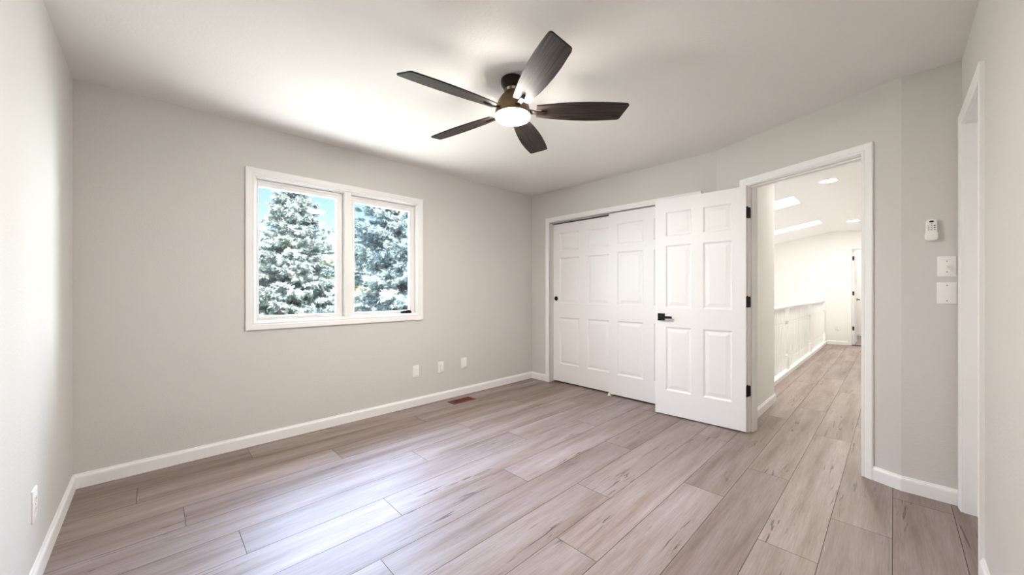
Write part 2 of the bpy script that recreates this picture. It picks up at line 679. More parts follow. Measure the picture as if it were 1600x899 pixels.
SKYL = [(6.20, 6.75), (8.65, 9.13)]
SY0, SY1 = 0.945, 2.10
bm = bmesh.new()
xs = [4.62, SKYL[0][0], SKYL[0][1], SKYL[1][0], SKYL[1][1], 10.72]
ys = [0.91, SY0, SY1, 3.55]
for i in range(5):
    for j in range(3):
        if j == 1 and i in (1, 3):
            continue
        x0, x1, y0, y1 = xs[i], xs[i + 1], ys[j], ys[j + 1]
        c = [(x0, y0), (x1, y0), (x1, y1), (x0, y1)]
        lo = [bm.verts.new((x, y, slope_z(y))) for x, y in c]
        hi = [bm.verts.new((x, y, slope_z(y, 0.22))) for x, y in c]
        bm.faces.new(lo[::-1])
        bm.faces.new(hi)
        for q in range(4):
            w = (q + 1) % 4
            bm.faces.new((lo[q], lo[w], hi[w], hi[q]))
tag(obj('ceiling_sloped', bm, M['hall_ceiling']), **st)
for n, (x0, x1) in enumerate(SKYL):
    root = tag(empty('window_%d' % (n + 2), ((x0 + x1) / 2, (SY0 + SY1) / 2, slope_z(1.5, 0.22))), **st)
    cx, cy, cz = root.location
    bm = bmesh.new()
    rows = 8
    grid = []
    for i in range(rows + 1):
        r = []
        for j in range(rows + 1):
            x, y = x0 - 0.02 + (x1 - x0 + 0.04) * i / rows, SY0 - 0.02 + (SY1 - SY0 + 0.04) * j / rows
            s = math.sin(math.pi * i / rows) * math.sin(math.pi * j / rows)
            r.append(bm.verts.new((x - cx, y - cy, slope_z(y, 0.225) + 0.10 * s ** 0.5 - cz)))
        grid.append(r)
    for i in range(rows):
        for j in range(rows):
            bm.faces.new((grid[i][j], grid[i + 1][j], grid[i + 1][j + 1], grid[i][j + 1]))
    obj('skylight_dome', bm, M['acrylic'], root, smooth=True)
    bm = bmesh.new()
    sweep(bm, [(x0, SY0), (x1, SY0), (x1, SY1), (x0, SY1)], [(0, 0.222), (0, 0.26), (0.05, 0.26), (0.05, 0.222)],
          lambda x, y, d: Vector((x - cx, y - cy, slope_z(y, d) - cz)), closed=True, flip=-1)
    obj('skylight_frame', bm, M['trim'], root)

# hall walls
HALL_Y = 0.886
HALL_END = 4.742
FAR_X = 10.60
tag(obj('wall_hall_left', box((3.665, HALL_Y, 0), (HALL_END, HALL_Y + 0.12, CEIL + 0.006)), M['hall_wall']), **st)
tag(obj('wall_closet_back', box((HALL_END - 0.12, HALL_Y + 0.12, -2.75), (HALL_END, BACK_Y, CEIL + 0.006)), M['hall_wall']), **st)
tag(obj('wall_hall_right', box((NOOK_X + T, FRONT_Y - 0.12, 0), (FAR_X, FRONT_Y, CEIL + 0.006)), M['hall_wall']), **st)
F_FAR = Frame((FAR_X, 0), (0, 1), (-1, 0))
FD = (-0.14, 0.625, 0.0, 2.04)
tag(obj('wall_far', wall_bm(F_FAR, (FRONT_Y - 0.12, 3.6), (-2.75, 2.50), [(FD[0] - 0.016, FD[1] + 0.016, 0.0, FD[3] + 0.016)], 0.12), M['hall_wall']), **st)
tag(obj('wall_stairwell', box((HALL_END, 3.45, -2.75), (FAR_X, 3.57, 2.2)), M['hall_wall']), **st)
tag(obj('wall_landing', box((HALL_END - 0.1, 0.97, -2.75), (FAR_X, 1.018, -0.22)), M['hall_wall']), **st)
tag(obj('floor_lower', box((HALL_END - 0.1, 0.9, -2.87), (FAR_X + 0.1, 3.57, -2.75)), M['trim']), **st)
tag(obj('wall_far_room', box((13.0, -0.6, 0), (13.12, 1.5, CEIL + 0.006)), M['hall_wall']), **st)
tag(obj('wall_far_room_left', box((FAR_X + 0.12, 0.95, 0), (13.0, 1.07, CEIL + 0.006)), M['hall_wall']), **st)
tag(obj('wall_far_room_right', box((FAR_X + 0.12, -0.55, 0), (13.0, -0.43, CEIL + 0.006)), M['hall_wall']), **st)

# landing curb under the railing
bm = bmesh.new()
add_box(bm, (HALL_END, 1.02, -0.22), (FAR_X, 1.15, 0.055), 0.006)
tag(obj('trim_landing', bm, M['trim']), **st)


def casing(name, fr, u0, u1, z1, rv=0.005):
    bm = bmesh.new()
    sweep(bm, [(u0 - rv, 0.0), (u0 - rv, z1 + rv), (u1 + rv, z1 + rv), (u1 + rv, 0.0)], CASING,
          lambda u, z, d: fr.p(u, z, d))
    return tag(obj(name, bm, M['trim']), **st)


def jamb(name, fr, u0, u1, z1, thick, stop=None):
    bm = bmesh.new()
    sweep(bm, [(u0, 0.0), (u0, z1), (u1, z1), (u1, 0.0)], [(0, 0.0), (0.016, 0.0), (0.016, -thick), (0, -thick)], lambda u, z, d: fr.p(u, z, d))
    if stop:
        a, b = stop
        sweep(bm, [(u0, 0.0), (u0, z1), (u1, z1), (u1, 0.0)], [(0.001, a), (-0.009, a), (-0.011, a - 0.003), (-0.011, b + 0.003), (-0.009, b), (0.001, b)], lambda u, z, d: fr.p(u, z, d))
    return tag(obj(name, bm, M['trim']), **st)


casing('trim_1', F_CLOS, CLO[0], CLO[1], CLO[3])
jamb('trim_2', F_CLOS, CLO[0] - 0.0005, CLO[1] + 0.0005, CLO[3] + 0.0005, T)
casing('trim_3', F_ANG, DOOR[0], DOOR[1], DOOR[3])
jamb('trim_4', F_ANG, DOOR[0], DOOR[1], DOOR[3], T, (-0.039, -0.074))
casing('trim_5', F_FRONT, SIDE[0], SIDE[1], SIDE[3])
jamb('trim_6', F_FRONT, SIDE[0], SIDE[1], SIDE[3], T, (-0.045, -0.08))
casing('trim_7', F_FAR, FD[0], FD[1], FD[3])
jamb('trim_8', F_FAR, FD[0], FD[1], FD[3], 0.12)

cz = 0.062
baseboard('baseboard_left', [(LEFT_X, FRONT_Y + 0.02), (LEFT_X, BACK_Y)])
baseboard('baseboard_back', [(LEFT_X, BACK_Y), (RIGHT_X, BACK_Y)])
baseboard('baseboard_right', [(RIGHT_X, BACK_Y - 0.0145), (RIGHT_X, CLO[1] + cz)])
pa = A + dv * (DOOR[0] - cz)
baseboard('baseboard_angled_left', [(RIGHT_X, CLO[0] - cz), (A.x, A.y), (pa.x, pa.y)])
pb = A + dv * (DOOR[1] + cz)
baseboard('baseboard_angled_right', [(pb.x, pb.y), (B.x, B.y), (NOOK_X, FRONT_Y)])
baseboard('baseboard_front', [(SIDE[0] - cz, FRONT_Y), (LEFT_X, FRONT_Y)])
baseboard('baseboard_hall_left', [(3.69, HALL_Y), (HALL_END, HALL_Y), (HALL_END, HALL_Y + 0.12)])
baseboard('baseboard_far', [(FAR_X, 1.02), (FAR_X, FD[1] + cz)])
baseboard('baseboard_hall_right', [(FAR_X, FRONT_Y), (NOOK_X + T, FRONT_Y)])
baseboard('baseboard_far_room', [(13.0, 0.95), (13.0, -0.43)])

# closet shell behind the sliding doors
tag(obj('wall_closet_side', box((RIGHT_X + T, BACK_Y - 0.02, 0), (HALL_END - 0.12, BACK_Y + 0.1, CEIL)), M['hall_wall']), **st)


# ------------------------------------------------------------------ doors
def panel_slab(w, h, t, cols, rows):
    """A six-panel slab: x 0..w, z 0..h, front face y=0 looking to -y, back face y=t, raised panels on both faces."""
    bm = bmesh.new()
    xs = sorted(set([0, w] + [v for c in cols for v in c]))
    zs = sorted(set([0, h] + [v for c in rows for v in c]))
    for side in (0, 1):
        y0, s = (0.0, 1.0) if side == 0 else (t, -1.0)
        for i in range(len(xs) - 1):
            for j in range(len(zs) - 1):
                a, b, c, d = xs[i], xs[i + 1], zs[j], zs[j + 1]
                isp = any(abs(a - q[0]) < 1e-6 for q in cols) and any(abs(c - q[0]) < 1e-6 for q in rows) and \
                    any(abs(b - q[1]) < 1e-6 for q in cols) and any(abs(d - q[1]) < 1e-6 for q in rows)
                ring = lambda o, e: [bm.verts.new(p) for p in ((a + o, y0 + s * e, c + o), (b - o, y0 + s * e, c + o), (b - o, y0 + s * e, d - o), (a + o, y0 + s * e, d - o))]
                if not isp:
                    bm.faces.new(ring(0, 0))
                    continue
                rs = [ring(0, 0), ring(0.005, 0.0035), ring(0.013, 0.0105), ring(0.022, 0.0105), ring(0.050, 0.0045)]
                for r0, r1 in zip(rs, rs[1:]):
                    for k in range(4):
                        n = (k + 1) % 4
                        bm.faces.new((r0[k], r0[n], r1[n], r1[k]))
                bm.faces.new(rs[-1])
    for i in range(len(xs) - 1):
        for z in (0, h):
            bm.faces.new([bm.verts.new(p) for p in ((xs[i], 0, z), (xs[i + 1], 0, z), (xs[i + 1], t, z), (xs[i], t, z))])
    for j in range(len(zs) - 1):
        for x in (0, w):
            bm.faces.new([bm.verts.new(p) for p in ((x, 0, zs[j]), (x, 0, zs[j + 1]), (x, t, zs[j + 1]), (x, t, zs[j]))])
    return bm


def six(w, stile, mull, h):
    pw = (w - 2 * stile - mull) / 2
    cols = [(stile, stile + pw), (stile + pw + mull, w - stile)]
    k = h / 2.03
    rows = [(0.225 * k, 0.826 * k), (1.005 * k, 1.593 * k), (1.681 * k, 1.908 * k)]
    return cols, rows


def lever_set(parent, x, z, y, s, dirx):
    """Square rose and lever on the face at y, s = outward sign along y, dirx = the way the lever points."""
    bm = bmesh.new()
    ylo, yhi = sorted((y, y + s * 0.009))
    add_box(bm, (x - 0.033, ylo, z - 0.033), (x + 0.033, yhi, z + 0.033), 0.002)
    ylo, yhi = sorted((y + s * 0.004, y + s * 0.050))
    add_box(bm, (x - 0.011, ylo, z - 0.011), (x + 0.011, yhi, z + 0.011), 0.003)
    ylo, yhi = sorted((y + s * 0.040, y + s * 0.054))
    xl, xh = sorted((x - dirx * 0.012, x + dirx * 0.112))
    add_box(bm, (xl, ylo, z - 0.011), (xh, yhi, z + 0.011), 0.003)
    h = obj('lever_handle', bm, M['black_metal'], parent)
    tag(h, 'matte black square lever handle')
    return h


# hall door, swung open flat against the closet
SW, SH, SD = 0.752, 2.024, 0.035
axis = F_ANG.p(DOOR[0] + 0.001, 0, 0.004)
OPEN = R(92.6)
door1 = tag(empty('door_1', (axis.x, axis.y, 0.012), OPEN), 'white six panel door with black lever standing open against the closet', 'door', kind='structure')
bm = panel_slab(SW, SH, SD, *six(SW, 0.100, 0.098, SH))
# the slab's local +x runs away from the hinge, local +y towards the camera after the turn
for v in bm.verts:
    v.co.x += 0.003
slab = obj('slab', bm, M['door'], door1)
lever_set(door1, SW - 0.057, 0.915, SD, 1, -1)
lever_set(door1, SW - 0.057, 0.915, 0.0, -1, -1)
bm = box((SW + 0.0025, 0.006, 0.89), (SW + 0.0045, 0.029, 0.94), 0.0)
obj('latch_plate', bm, M['black_metal'], door1)
for z in (0.33, 1.07, 1.812):
    bm = bmesh.new()
    add_lathe(bm, [(0.0055, z - 0.046), (0.0055, z + 0.046)], 12, (0, -0.001, 0))
    add_lathe(bm, [(0.004, z + 0.046), (0.006, z + 0.049), (0.003, z + 0.053)], 12, (0, -0.001, 0))
    add_box(bm, (0.0005, 0.0, z - 0.045), (0.0032, 0.032, z + 0.045), 0.0)
    # the leaf let into the jamb: in the jamb's plane, so turned back by the opening angle
    n_loc = Matrix.Rotation(-OPEN, 3, 'Z') @ Vector((nv.x, nv.y, 0))
    d_loc = Matrix.Rotation(-OPEN, 3, 'Z') @ Vector((dv.x, dv.y, 0))
    rot = Matrix((-n_loc, d_loc, Vector((0, 0, 1)))).transposed()
    c0 = -n_loc * 0.020 + d_loc * 0.0
    r = [c0 + rot @ Vector((x, y, 0)) for x, y in ((-0.020, -0.0015), (0.017, -0.0015), (0.017, 0.0022), (-0.020, 0.0022))]
    zl, zh = z - 0.045, z + 0.045
    # rounded inner corners
    loops = []
    for y in (-0.0015, 0.0022):
        pts = [(-0.020, zl), (0.010, zl), (0.0155, zl + 0.003), (0.017, zl + 0.008), (0.017, zh - 0.008), (0.0155, zh - 0.003), (0.010, zh), (-0.020, zh)]
        loops.append([bm.verts.new(c0 + rot @ Vector((x, y, 0)) + Vector((0, 0, zz))) for x, zz in pts])
    bm.faces.new(loops[0])
    bm.faces.new(loops[1][::-1])
    for i in range(8):
        n = (i + 1) % 8
        bm.faces.new((loops[0][i], loops[0][n], loops[1][n], loops[1][i]))
    tag(obj('hinge', bm, M['black_metal'], door1), 'matte black butt hinge')


# closet sliding doors
def slider(name, y0, w, xf, label, pull_u, ztop):
    root = tag(empty(name, (xf, y0 + w, 0.019), R(-90)), label, 'door', kind='structure')
    # local +x runs along world -Y, local -y faces world -X (into the room)
    bm = panel_slab(w, ztop - 0.019, 0.034, *six(w, 0.102, 0.115, ztop - 0.019))
    obj('slab', bm, M['door'], root)
    if pull_u is not None:
        bm = bmesh.new()
        prof = [(0.0, 0.001), (0.018, 0.001), (0.0225, -0.001), (0.0245, -0.0032), (0.027, -0.0032), (0.0285, 0.0)]
        seg = 28
        rings = []
        for r, y in prof:
            rings.append([bm.verts.new((pull_u + r * math.cos(2 * math.pi * i / seg), y - 0.0018, 1.052 + r * math.sin(2 * math.pi * i / seg))) for i in range(seg)] if r > 0 else [bm.verts.new((pull_u, y - 0.0018, 1.052))])
        for a, b in zip(rings, rings[1:]):
            for i in range(seg):
                n = (i + 1) % seg
                bm.faces.new((a[0], b[i], b[n]) if len(a) == 1 else (a[i], a[n], b[n], b[i]))
        tag(obj('flush_pull', bm, M['black_metal'], root, smooth=True), 'round black flush pull')
    return root


slider('door_2', 2.145, 0.925, 3.720, 'white six panel sliding closet door with round black pull, behind the other one', 0.047, 2.022)
slider('door_3', 1.305, 0.925, 3.675, 'white six panel sliding closet door in front, partly hidden by the open door', 0.878, 2.036)

# side doorway in the wall beside the camera: its slab closed at the far side of the jamb
root = tag(empty('door_4', (SIDE[1] - 0.003, FRONT_Y - 0.083, 0.012), R(180)), 'closed white door in the side doorway', 'door', kind='structure')
bm = panel_slab(SIDE[1] - SIDE[0] - 0.006, 2.035, 0.035, *six(SIDE[1] - SIDE[0] - 0.006, 0.09, 0.09, 2.035))
obj('slab', bm, M['door'], root)

# far door beyond the hall, standing open into the far room
root = tag(empty('door_5', (FAR_X + 0.12, FD[1] - 0.002, 0.012), R(0)), 'white door standing open at the far end of the hall', 'door', kind='structure')
bm = panel_slab(0.755, 2.02, 0.035, *six(0.755, 0.10, 0.098, 2.02))
for v in bm.verts:
    v.co.y -= 0.036
    v.co.x += 0.004
obj('slab', bm, M['door'], root)
lever_set(root, 0.70, 0.95, -0.036, -1, -1)
for z in (0.345, 1.095, 1.842):
    tag(obj('hinge', box((0.0005, -0.034, z - 0.043), (0.0046, -0.004, z + 0.043), 0.0), M['black_metal'], root), 'matte black butt hinge')

# floor guide between the sliding doors
g = tag(empty('floor_guide', (3.672, 2.215, 0.0)), 'small white plastic guide on the floor under the sliding closet doors', 'door guide')
bm = bmesh.new()
add_box(bm, (-0.022, -0.02, 0.0), (0.09, 0.02, 0.004), 0.001)
obj('base', bm, M['plastic'], g)
bm = bmesh.new()
add_box(bm, (-0.020, -0.012, 0.004), (-0.008, 0.012, 0.034), 0.004)
obj('fin', bm, M['plastic'], g)

# ------------------------------------------------------------------ window
win = tag(empty('window_1', (1.243, BACK_Y, 0.93)), 'white two-part window with a casement crank looking out on spruces', 'window', kind='structure')
w0 = Vector(win.location)


def wp(u, z, d):
    return F_BACK.p(u, z, d) - w0


u0, u1, z0, z1 = WIN
bm = bmesh.new()
WC = [(0, 0.0), (0, 0.010), (0.004, 0.0135), (0.010, 0.0140), (0.014, 0.0125), (0.020, 0.0145), (0.050, 0.0175), (0.055, 0.0175), (0.0575, 0.015), (0.0575, 0)]
rect = lambda a, b, c, d: [(a, c), (a, d), (b, d), (b, c)]
sweep(bm, rect(u0, u1, z0, z1), WC, wp, closed=True)
obj('casing', bm, M['trim'], win)
um0, um1 = 1.214, 1.270
bm = bmesh.new()
sweep(bm, rect(u0, u1, z0, z1), [(0.0, 0.004), (0.0, -0.078), (-0.014, -0.078), (-0.014, -0.012), (-0.008, -0.004), (-0.006, 0.004)], wp, closed=True)
add_prism(bm, rect(um0, um1, z0 + 0.004, z1 - 0.004), wp, -0.070, 0.006)
obj('frame', bm, M['trim'], win)


def sash(name, a, b, lo, hi, d_in, d_out, pane, glass):
    """Stepped sash between opening (a, b, lo, hi) and the glass edge."""
    s = empty(name, (0, 0, 0))
    ga, gb, gl, gh = glass
    bm = bmesh.new()

    def ring(i, d):
        # i = 0 at the opening, 1 at the glass
        return [wp(a + (ga - a) * i, lo + (gl - lo) * i, d), wp(a + (ga - a) * i, hi + (gh - hi) * i, d),
                wp(b + (gb - b) * i, hi + (gh - hi) * i, d), wp(b + (gb - b) * i, lo + (gl - lo) * i, d)]
    steps = [(0, d_out), (0, d_in - 0.012), (0.18, d_in - 0.012), (0.20, d_in), (0.42, d_in), (0.46, d_in - 0.006), (0.52, d_in - 0.006), (0.56, d_in), (0.955, d_in), (1.0, d_in - 0.014), (1.0, d_out)]
    prev = first = None
    for i, d in steps:
        r = [bm.verts.new(v) for v in ring(i, d)]
        if prev:
            for k in range(4):
                n = (k + 1) % 4
                bm.faces.new((prev[k], prev[n], r[n], r[k]))
        else:
            first = r
        prev = r
    for k in range(4):
        n = (k + 1) % 4
        bm.faces.new((prev[k], prev[n], first[n], first[k]))
    bpy.data.objects.remove(s)
    so = obj(name, bm, M['trim'], win)
    bm = bmesh.new()
    add_prism(bm, rect(ga - 0.006, gb + 0.006, gl - 0.006, gh + 0.006), wp, pane, pane - 0.004)
    obj('pane', bm, M['glass'], so)
    return so


sash('fixed_sash', u0 + 0.008, um0 - 0.0, z0 + 0.008, z1 - 0.008, -0.030, -0.056, -0.047, (0.585, 1.152, 0.980, 1.983))
sash('casement_sash', um1 + 0.0, u1 - 0.008, z0 + 0.008, z1 - 0.008, -0.036, -0.060, -0.052, (1.318, 1.862, 0.978, 1.975))
ck = bmesh.new()
add_prism(ck, rect(1.772, 1.876, z0 + 0.012, z0 + 0.034), wp, -0.040, -0.012)
add_prism(ck, [(1.790, z0 + 0.030), (1.868, z0 + 0.030), (1.868, z0 + 0.042), (1.850, z0 + 0.046), (1.790, z0 + 0.038)], wp, -0.030, -0.014)
tag(obj('crank_handle', ck, M['black_metal'], win), 'black folding crank handle')

# ------------------------------------------------------------------ ceiling fan
FX, FY = 1.540, 1.585
fan = tag(empty('ceiling_fan', (FX, FY, CEIL)), 'five blade ceiling fan in dark walnut and bronze with a lit round lamp', 'ceiling fan')


def zf(z):
    return z - CEIL


bm = bmesh.new()
add_lathe(bm, [(0.064, 0.0), (0.069, zf(2.436)), (0.070, zf(2.418)), (0.067, zf(2.404)), (0.058, zf(2.390)), (0.052, zf(2.378))], 48)
obj('canopy', bm, M['bronze'], fan, smooth=True)
bm = bmesh.new()
add_lathe(bm, [(0.050, zf(2.380)), (0.050, zf(2.358)), (0.056, zf(2.350)), (0.070, zf(2.334)), (0.086, zf(2.308)), (0.097, zf(2.280)), (0.103, zf(2.252)), (0.105, zf(2.232)), (0.106, zf(2.222)), (0.103, zf(2.220))], 64)
obj('motor_housing', bm, M['lamplit_bronze'], fan, smooth=True)
bm = bmesh.new()
add_lathe(bm, [(0.104, zf(2.224)), (0.1045, zf(2.214)), (0.100, zf(2.206)), (0.085, zf(2.201)), (0.06, zf(2.198)), (0.03, zf(2.1965)), (0.0, zf(2.196))], 64)
tag(obj('lamp_lens', bm, M['lens'], fan, smooth=True), 'lit round white lamp lens')
for a in (196, 232, 268):  # small pale rectangles set around the housing neck
    bm = bmesh.new()
    for i in range(5):
        pass
    ang = [R(a - 10 + 5 * i) for i in range(5)]
    inn = [[bm.verts.new((0.0515 * math.cos(t), 0.0515 * math.sin(t), zf(z))) for t in ang] for z in (2.361, 2.376)]
    out = [[bm.verts.new((0.0525 * math.cos(t), 0.0525 * math.sin(t), zf(z))) for t in ang] for z in (2.361, 2.376)]
    for i in range(4):
        bm.faces.new((out[0][i], out[0][i + 1], out[1][i + 1], out[1][i]))
        bm.faces.new((inn[0][i], inn[1][i], inn[1][i + 1], inn[0][i + 1]))
        bm.faces.new((out[0][i], inn[0][i], inn[0][i + 1], out[0][i + 1]))
        bm.faces.new((out[1][i], out[1][i + 1], inn[1][i + 1], inn[1][i]))
    tag(obj('neck_rectangle', bm, M['plastic'], fan), 'small white rectangle on the neck')

# blade outline, local: +x out from the hub, y<0 the leading edge
lead = [(0.142, -0.046), (0.20, -0.055), (0.28, -0.065), (0.36, -0.0715), (0.44, -0.0745), (0.52, -0.0745), (0.60, -0.0715), (0.645, -0.068), (0.668, -0.0655), (0.678, -0.060), (0.681, -0.052)]
trail = [(0.653, 0.052), (0.648, 0.060), (0.636, 0.0655), (0.60, 0.068), (0.52, 0.0735), (0.44, 0.0745), (0.36, 0.0715), (0.28, 0.065), (0.20, 0.055), (0.142, 0.046)]
notch = [(0.142, 0.013), (0.172, 0.013), (0.172, -0.013), (0.142, -0.013)]
outline = lead + trail + notch
proto = None
BASE_ANG = -(90 - 45.926) + 90 - 90      # the camera's right, as a world angle
first_blade = None
for k in range(5):
    ang = R(-44.074 + 0.2 + 72 * k)
    if first_blade is None:
        bm = bmesh.new()
        add_prism(bm, outline, lambda x, y, d: Vector((x, y, d)), -0.004, 0.004)
        for f in bm.faces:
            if abs(f.normal.z) < 0.5:
                f.material_index = 1
        bmesh.ops.recalc_face_normals(bm, faces=bm.faces)
        for f in bm.faces:
            f.normal_update()
            f.material_index = 0 if len(f.verts) > 4 else 1
        bl = obj('blade', bm, [M['blade'], M['blade_edge']], fan)
        bm = bmesh.new()
        # bracket: a tongue from the housing, dropped below the blade and up into its slot
        pts = [(0.085, -0.004), (0.120, -0.006), (0.140, -0.012), (0.185, -0.012), (0.205, -0.006)]
        for side in (0, 1):
            pass
        wv = [0.020, 0.014, 0.0115, 0.0115, 0.006]
        top = [[bm.verts.new((x, s * w, z + 0.006)) for s in (-1, 1)] for (x, z), w in zip(pts, wv)]
        bot = [[bm.verts.new((x, s * w, z - 0.003)) for s in (-1, 1)] for (x, z), w in zip(pts, wv)]
        for i in range(4):
            bm.faces.new((top[i][0], top[i][1], top[i + 1][1], top[i + 1][0]))
            bm.faces.new((bot[i][0], bot[i + 1][0], bot[i + 1][1], bot[i][1]))
            for s in (0, 1):
                bm.faces.new((top[i][s], top[i + 1][s], bot[i + 1][s], bot[i][s]))
        bm.faces.new((top[0][0], bot[0][0], bot[0][1], top[0][1]))
        bm.faces.new((top[4][0], top[4][1], bot[4][1], bot[4][0]))
        br = obj('blade_bracket', bm, M['bronze'], bl)
        tag(br, 'bronze bracket holding the blade')
        first_blade = bl
    else:
        bl = copy_tree(first_blade, fan)
    bl.location = (0, 0, zf(2.250))
    # pitched so the leading edge rides higher
    bl.rotation_euler = (Matrix.Rotation(ang, 4, 'Z') @ Matrix.Rotation(R(-15), 4, 'X')).to_euler()

# ------------------------------------------------------------------ recessed lights in the hall
for x, y, where in ((5.61, 0.527, 'round recessed ceiling light in the hall, above the start of the railing'), (9.20, 0.523, 'round recessed ceiling light near the far end of the hall')):
    r = tag(empty('recessed_light', (x, y, CEIL + 0.006)), where, 'ceiling light', 'recessed lights along the hall ceiling')
    bm = bmesh.new()
    add_lathe(bm, [(0.070, 0.0), (0.070, -0.004), (0.088, -0.006), (0.095, -0.002), (0.095, 0.0)], 40, cap=False)
    obj('trim_ring', bm, M['plastic'], r, smooth=True)
    bm = bmesh.new()
    add_lathe(bm, [(0.0, -0.0035), (0.0705, -0.003), (0.0705, -0.0005), (0.0, -0.0005)], 40, cap=False)
    obj('lamp_lens', bm, M['can_lens'], r)

# ------------------------------------------------------------------ railing
rail = tag(empty('stair_railing', (HALL_END, 1.085, 0.055)), 'white stair railing with turned newel posts along the hall landing', 'railing')
L = FAR_X - HALL_END
bm = bmesh.new()
hr = [(-0.030, 0.862), (0.030, 0.862), (0.034, 0.875), (0.034, 0.892), (0.024, 0.905), (0.010, 0.911), (-0.010, 0.911), (-0.024, 0.905), (-0.034, 0.892), (-0.034, 0.875)]
add_prism(bm, hr, lambda p, q, d: Vector((d, p, q)), 0.0, L)
obj('handrail', bm, M['trim'], rail)


def newel_bm():
    bm = bmesh.new()
    add_box(bm, (-0.042, -0.042, 0.0), (0.042, 0.042, 0.16), 0.004)
    add_lathe(bm, [(0.040, 0.16), (0.030, 0.168), (0.036, 0.178), (0.036, 0.188), (0.026, 0.20), (0.024, 0.22), (0.034, 0.28), (0.036, 0.34), (0.030, 0.48), (0.024, 0.60), (0.022, 0.64), (0.034, 0.652), (0.034, 0.664), (0.028, 0.672), (0.040, 0.68)], 20)
    add_box(bm, (-0.042, -0.042, 0.68), (0.042, 0.042, 0.868), 0.004)
    return bm


nw = obj('newel_post', newel_bm(), M['trim'], rail)
nposts = [0.06, 6.52 - HALL_END, 8.60 - HALL_END, L - 0.045]
for i, x in enumerate(nposts):
    o = nw if i == 0 else copy_tree(nw, rail)
    o.location = (x, 0, 0)
bm = bmesh.new()
add_lathe(bm, [(0.014, 0.0), (0.014, 0.10), (0.010, 0.108), (0.0135, 0.116), (0.010, 0.126), (0.0145, 0.22), (0.0135, 0.36), (0.0095, 0.62), (0.0125, 0.64), (0.0095, 0.65), (0.0135, 0.67), (0.0135, 0.866)], 10)
bal = obj('baluster', bm, M['trim'], rail)
x, n = 0.165, 0
while x < L - 0.1:
    if min(abs(x - p) for p in nposts) > 0.065:
        o = bal if n == 0 else copy_tree(bal, rail)
        o.location = (x, 0, 0)
        n += 1
    x += 0.1016


# ------------------------------------------------------------------ plates, remote, register
def rounded(w, h, r, k=4):
    pts = []
    for cx, cy, a0 in ((w / 2 - r, h / 2 - r, 0), (-w / 2 + r, h / 2 - r, 90), (-w / 2 + r, -h / 2 + r, 180), (w / 2 - r, -h / 2 + r, 270)):
        for i in range(k + 1):
            a = R(a0 + 90 * i / k)
            pts.append((cx + r * math.cos(a), cy + r * math.sin(a)))
    return pts


def add_pillow(bm, w, h, r, d0, d1, bev, ox=0, oz=0, mi=0):
    """A rounded plate standing off the wall: local x along the wall, z up, y = away from the wall (-y is out)."""
    rings = []
    for o, d in ((0, d0), (0, d1 - bev), (bev * 0.35, d1 - bev * 0.35), (bev, d1)):
        rings.append([bm.verts.new((p + ox, -d, q + oz)) for p, q in rounded(w - 2 * o, h - 2 * o, max(r - o, 0.0008))])
    for a, b in zip(rings, rings[1:]):
        for i in range(len(a)):
            n = (i + 1) % len(a)
            bm.faces.new((a[i], a[n], b[n], b[i])).material_index = mi
    bm.faces.new(rings[0][::-1]).material_index = mi
    bm.faces.new(rings[-1]).material_index = mi


def wall_thing(name, fr, u, z, label, cat, group=None):
    p = fr.p(u, z, 0.0)
    ang = math.atan2(fr.n.y, fr.n.x) + math.pi / 2       # local -y points out of the wall
    return tag(empty(name, p, ang), label, cat, group)


def plate(root, w=0.072, h=0.117):
    bm = bmesh.new()
    add_pillow(bm, w, h, 0.004, 0.0, 0.006, 0.003)
    obj('cover_plate', bm, M['plastic'], root, smooth=True)


def screw(root, z, x=0.0):
    bm = bmesh.new()
    add_pillow(bm, 0.006, 0.006, 0.0029, 0.005, 0.0068, 0.0005, x, z)
    add_box(bm, (x - 0.0028, -0.0072, z - 0.0004), (x + 0.0028, -0.0066, z + 0.0004))
    obj('screw', bm, M['grey_plastic'], root)


def receptacles(root):
    for dz in (-0.0195, 0.0195):
        bm = bmesh.new()
        add_pillow(bm, 0.034, 0.029, 0.009, 0.004, 0.0078, 0.001, 0, dz)
        f = obj('receptacle', bm, M['plastic'], root)
        for sx, hh in ((-0.0065, 0.0085), (0.0065, 0.007)):
            obj('slot', box((sx - 0.0011, -0.0081, dz + 0.002 - hh / 2 + 0.002), (sx + 0.0011, -0.0076, dz + 0.002 + hh / 2 + 0.002)), M['slot'], f)
        bm = bmesh.new()
        add_pillow(bm, 0.0048, 0.0048, 0.0023, 0.0074, 0.0081, 0.0002, 0, dz - 0.0085)
        obj('slot', bm, M['slot'], f)


r = wall_thing('wall_plate', F_BACK, 1.916, 0.352, 'white cable wall plate right below the window corner, first of three above the baseboard', 'wall plate')
plate(r, 0.074, 0.12)
bm = bmesh.new()
add_pillow(bm, 0.034, 0.068, 0.003, 0.004, 0.0075, 0.001)
obj('insert', bm, M['plastic'], r)
bm = bmesh.new()
add_box(bm, (-0.006, -0.0095, -0.030), (0.006, -0.0072, -0.018), 0.001)
obj('jack', bm, M['plastic'], r)
r = wall_thing('power_outlet', F_BACK, 2.213, 0.352, 'white duplex power outlet between two plain plates on the window wall', 'power outlet')
plate(r)
receptacles(r)
screw(r, 0.0)
r = wall_thing('wall_plate', F_BACK, 2.523, 0.354, 'white wall plate nearest the closet corner, last of three above the baseboard', 'wall plate')
plate(r, 0.074, 0.12)
bm = bmesh.new()
add_pillow(bm, 0.034, 0.068, 0.003, 0.004, 0.0075, 0.001)
obj('insert', bm, M['plastic'], r)
bm = bmesh.new()
add_box(bm, (-0.006, -0.0095, -0.024), (0.006, -0.0072, -0.012), 0.001)
obj('jack', bm, M['plastic'], r)
